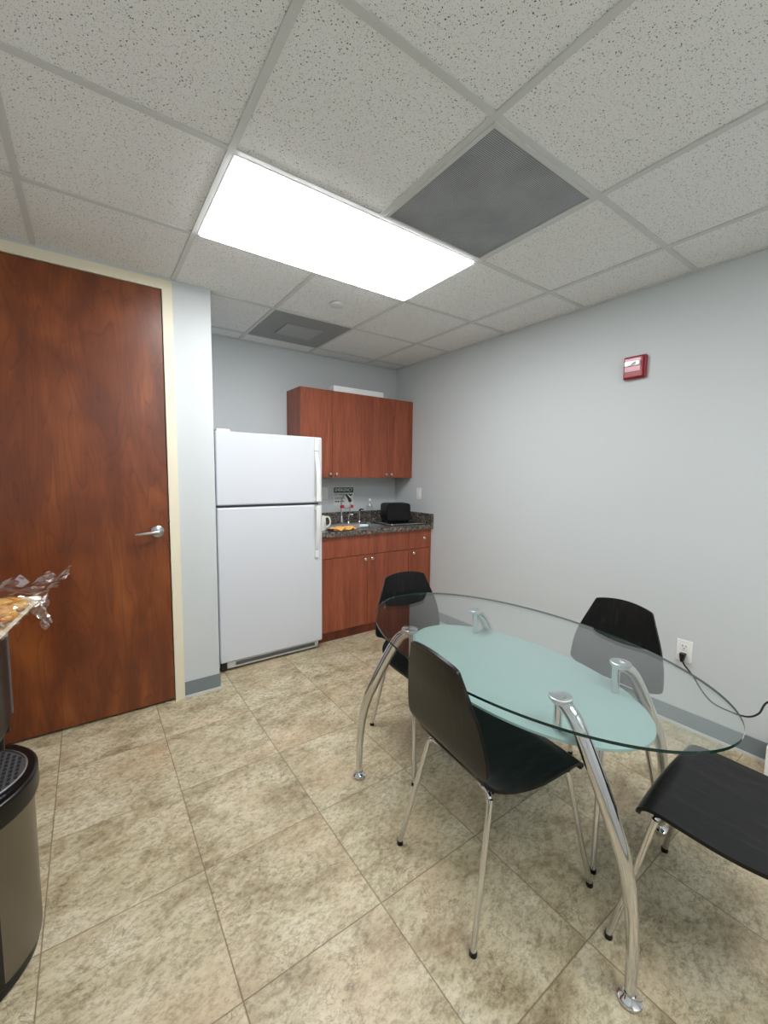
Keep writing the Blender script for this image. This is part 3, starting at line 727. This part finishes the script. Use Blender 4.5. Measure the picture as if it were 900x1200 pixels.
def make_chair():
    c = thing('dining_chair', 'x', 'chair', (0,0,0), 0, 'black veneer chairs around the glass table')
    obj('seat', shell(PF, False), VENEER, c, True); obj('backrest', shell(PBK, True), VENEER, c, True)
    for s in (-1, 1):
        for fx, fy, tx_, ty_, zt in ((.245,.235,.158,.188,.425),(-.243,.207,-.150,.160,.424)):
            bm = bmesh.new(); d = Vector((tx_-fx, (ty_-fy)*s, zt-.022)).normalized()
            top = Vector((tx_, ty_*s, zt))
            pts = [Vector((fx,fy*s,.012)), Vector((fx,fy*s,.012))+d*.15, top-d*.035, top-d*.012+Vector((0,-.003*s,0)), top+Vector((-.002*(1 if fx>0 else -1),-.018*s,.002)), Vector((tx_*.96,(ty_-.045)*s,zt+.004)), Vector((tx_*.80,.07*s,zt+.002))]
            tube(bm, pts, .0095, 12, 5); lg = obj('leg', bm, CHROME, c, True)
            bm = bmesh.new(); lathe(bm, [(.001,0),(.0115,0),(.0118,.003),(.0108,.014),(.001,.014)], 16, (fx,fy*s,0)); obj('foot_cap', bm, BLACKP, lg, True)
    bm = bmesh.new()
    for xx in (.132,-.132): tube(bm, [(xx,-.075,.427),(xx,.075,.427)], .0095, 12)
    for yy in (-.05,.05): tube(bm, [(.132,yy,.427),(-.132,yy,.427)], .0085, 12)
    obj('seat_frame', bm, CHROME, c, True)
    for yy in (-.155,.155):
        bm = bmesh.new(); lathe(bm, [(.001,.452),(.006,.452),(.006,.4585),(.001,.4595)], 14, (-.150,yy,0)); obj('bolt', bm, CHROME, c, True)
    return c
def copy_tree(o, parent=None):
    c = o.copy(); S.collection.objects.link(c); c.parent = parent
    for ch in o.children: copy_tree(ch, c)
    return c
proto = make_chair()
spots = [((.679,-1.231),-6.7,'black chair seen from behind at the near long side of the glass table'),
         ((1.034,-1.842),93.2,'black chair at the right edge, only its seat and front legs in view'),
         ((.962,-.585),-97.8,'black chair at the far end of the table, in front of the kitchen cabinets'),
         ((1.218,-1.262),174.7,'black chair facing the camera between the table and the right wall')]
kids = list(proto.children)
for i, ((x, y), a, lab) in enumerate(spots):
    o = proto if i == 0 else copy_tree(proto)
    o.location = (x, y, 0); o.rotation_euler = (0,0,math.radians(a)); o['label'] = lab

# ------------------------------------------------------------------ water dispenser
WX, WY = -.80, -.62
wd_ = thing('water_dispenser', 'black and stainless floor-standing water dispenser at the left edge', 'water dispenser', (WX,WY,0))
def dfront(bulge, xe, hy, xb, n=16):
    """plan outline: flat back at xb, bowed front reaching xe, half depth hy"""
    pts = [(xb,-hy),(xe-bulge,-hy)]
    for i in range(1, n): 
        t = -1+2*i/n; pts.append((xe-bulge*(t*t)**1.15, hy*t))
    return pts + [(xe-bulge,hy),(xb,hy)]
XO = .19
SSD = mat('dispenser_steel', (128,122,114), .32, 1.0)
bm = bmesh.new(); prism(bm, dfront(.075,.185,.165,-.14), .025, .47); obj('cabinet', bm, BLACKP, wd_, bevel=.006)
bm = bmesh.new(); prism(bm, dfront(.078,.192,.160,-.05), .034, .466); obj('front_panel', bm, SSD, wd_, bevel=.004)
bm = bmesh.new(); prism(bm, dfront(.070,.184,.160,-.13), .0, .033); obj('base', bm, BLACKP, wd_, bevel=.006)
bm = bmesh.new(); prism(bm, dfront(.080,.205,.170,-.14), .466, .535); obj('tray_housing', bm, BLACKP, wd_, bevel=.010)
bm = bmesh.new(); prism(bm, dfront(.070,.180,.125,.03), .530, .539); dg = obj('drip_tray', bm, mat('drip_grey',(92,94,98),.35,.4), wd_, bevel=.002)
bm = bmesh.new()
for i in range(9):
    for k in range(12):
        x, y = .045+i*.0145, -.105+k*.019
        if x < .172-.07*(abs(y)/.125)**2.3: box(bm, x-.004, x+.004, y-.0065, y+.0065, .5385, .5398)
obj('grille_holes', bm, DARK, dg)
bm = bmesh.new(); R = [(x,y,.540) for x,y in dfront(.070,.180,.125,.03)][1:-1]; tube(bm, R, .0025, 8); obj('tray_edge', bm, STEEL, dg, True)
bm = bmesh.new(); prism(bm, dfront(.02,.118,.16,-.14), .53, .72); obj('column', bm, BLACKP, wd_, bevel=.006)
bm = bmesh.new(); prism(bm, dfront(.028,.152,.165,-.14), .67, .955); obj('upper_body', bm, BLACKP, wd_, bevel=.012)
bm = bmesh.new()
pp = [p for p in dfront(.028,.1555,.165,-.14)][1:-1]
sel = [p for p in pp if .03 <= p[1] <= .13]
prism(bm, sel+[(sel[-1][0]-.01,sel[-1][1]),(sel[0][0]-.01,sel[0][1])], .685, .93); obj('silver_strip', bm, mat('strip_silver',(150,154,160),.3,.8), wd_)
for y in (-.05, .05):
    bm = bmesh.new(); lathe(bm, [(.001,.63),(.009,.63),(.011,.69),(.001,.69)], 16, (.135,y,0)); obj('spout', bm, BLACKP, wd_, True)
# food tray on the dispenser
ZP = .955; RT = math.radians(-8); FX, FY = -.792, -.611
fb = thing('food_tray', 'cream plastic tray in crinkled clear wrap on top of the water dispenser', 'food tray', (FX,FY,ZP), RT)
X1, Y1 = .19, .21
bm = bmesh.new()
ro = rrect(-X1,X1,-Y1,Y1,.022); ri = rrect(-X1+.009,X1-.009,-Y1+.009,Y1-.009,.018); rb = rrect(-X1+.03,X1-.03,-Y1+.03,Y1-.03,.02); ru = rrect(-X1+.033,X1-.033,-Y1+.033,Y1-.033,.02)
rings = [[bm.verts.new((x,y,z)) for x,y in R] for R, z in ((ro,.027),(ro,.031),(ri,.031),(rb,.004),(ru,.001),(ri,.027))]
n = len(ro)
for q in range(6):
    if q == 3: continue
    a_, b_ = rings[q], rings[(q+1)%6]
    for i in range(n): bm.faces.new((a_[i], a_[(i+1)%n], b_[(i+1)%n], b_[i]))
bm.faces.new(rings[3][:]); bm.faces.new(rings[4][::-1])
obj('dish', bm, mat('cream_tray',(246,238,208),.35), fb, True)
def pastry_mat():
    m = mat('golden_pastry', (222,150,60), .6); k = N(m)
    nz = k.n('TexNoise', i_Vector=k.obj((1,3,1)), i_Scale=22.0, i_Detail=6.0, i_Roughness=.65)
    k.l(k.ramp(nz.outputs[0], [(0.3,(150,66,16)),(0.42,(214,126,34)),(0.55,(238,176,76)),(0.72,(250,222,130))]), k.b.inputs['Base Color'])
    k.bump(nz.outputs[0], .8, .01); return m
PAS = pastry_mat()
rr = random.Random(3)
for i, (x, y, a, sx, lab) in enumerate(((.112,.125,-20,.064,'golden flaky pastry at the far end of the wrapped tray'),
                                   (.112,.005,14,.064,'golden flaky pastry in the middle of the wrapped tray at the left picture edge'),
                                   (.112,-.12,-8,.062,'golden flaky pastry at the near end of the wrapped tray'),
                                   (-.02,.07,60,.062,'golden pastry deep on the far left side of the wrapped tray'),
                                   (-.02,-.10,100,.062,'golden pastry on the near left side of the wrapped tray'))):
    bm = bmesh.new(); bmesh.ops.create_icosphere(bm, subdivisions=4, radius=1.0)
    for v in bm.verts:
        r = 1+.07*math.sin(v.co.x*9+i)+.05*math.cos(v.co.y*8+i)+.02*rr.uniform(-1,1)
        v.co = Vector((v.co.x*sx*r, v.co.y*.056*r*(1-.18*abs(v.co.x)), v.co.z*.022*r))
    p = obj('pastry', bm, PAS, None, True)
    q = Matrix.Rotation(RT,4,'Z') @ Vector((x,y,0))
    p.location = (FX+q.x, FY+q.y, ZP+.029); p.rotation_euler = (0,0,math.radians(a)+RT)
    tag(p, lab, 'pastry', 'golden pastries in the wrapped tray')
# cling wrap: loose sheet over the tray with a crumpled flap past the far corner
bm = bmesh.new(); nu, nv = 40, 44; G = []
rw = random.Random(11)
for i in range(nu+1):
    row = []
    for k in range(nv+1):
        u, v = i/nu, k/nv
        x = -.20+u*.405; y = -.22+v*.46
        z = .056+.006*math.sin(x*41+y*27)+.004*math.sin(y*63-x*31)+rw.uniform(-.002,.002)
        corner = max(0, u-.35)/.65*max(0, v-.62)/.38
        far = max(0, v-.86)/.14
        x += corner*.055; y += corner*.030+far*.045*min(1,u*2); z += corner*(.016+.010*math.sin(u*47)+.008*math.sin(v*53))+far*(.010+.010*math.sin(u*39))
        if u > .93 and v < .72: z -= (u-.93)/.07*.022
        row.append(bm.verts.new((x+rw.uniform(-.002,.002), y+rw.uniform(-.002,.002), max(z,.034))))
    G.append(row)
for i in range(nu):
    for k in range(nv): bm.faces.new((G[i][k], G[i+1][k], G[i+1][k+1], G[i][k+1]))
obj('plastic_wrap', bm, FILM, fb)
bm = bmesh.new(); G = []
for i in range(15):      # crumpled tail hanging below the rim
    row = []
    for k in range(11):
        t, s = i/14, k/10
        y = .215-.17*s*(1-.7*t)-.06*t
        row.append(bm.verts.new((.197+.018*t+.008*math.sin(s*11+t*7)+rw.uniform(-.002,.002), y+rw.uniform(-.003,.003), .036-t*.085+.006*math.sin(s*13))))
    G.append(row)
for i in range(14):
    for k in range(10): bm.faces.new((G[i][k], G[i+1][k], G[i+1][k+1], G[i][k+1]))
obj('wrap_tail', bm, FILM, fb)
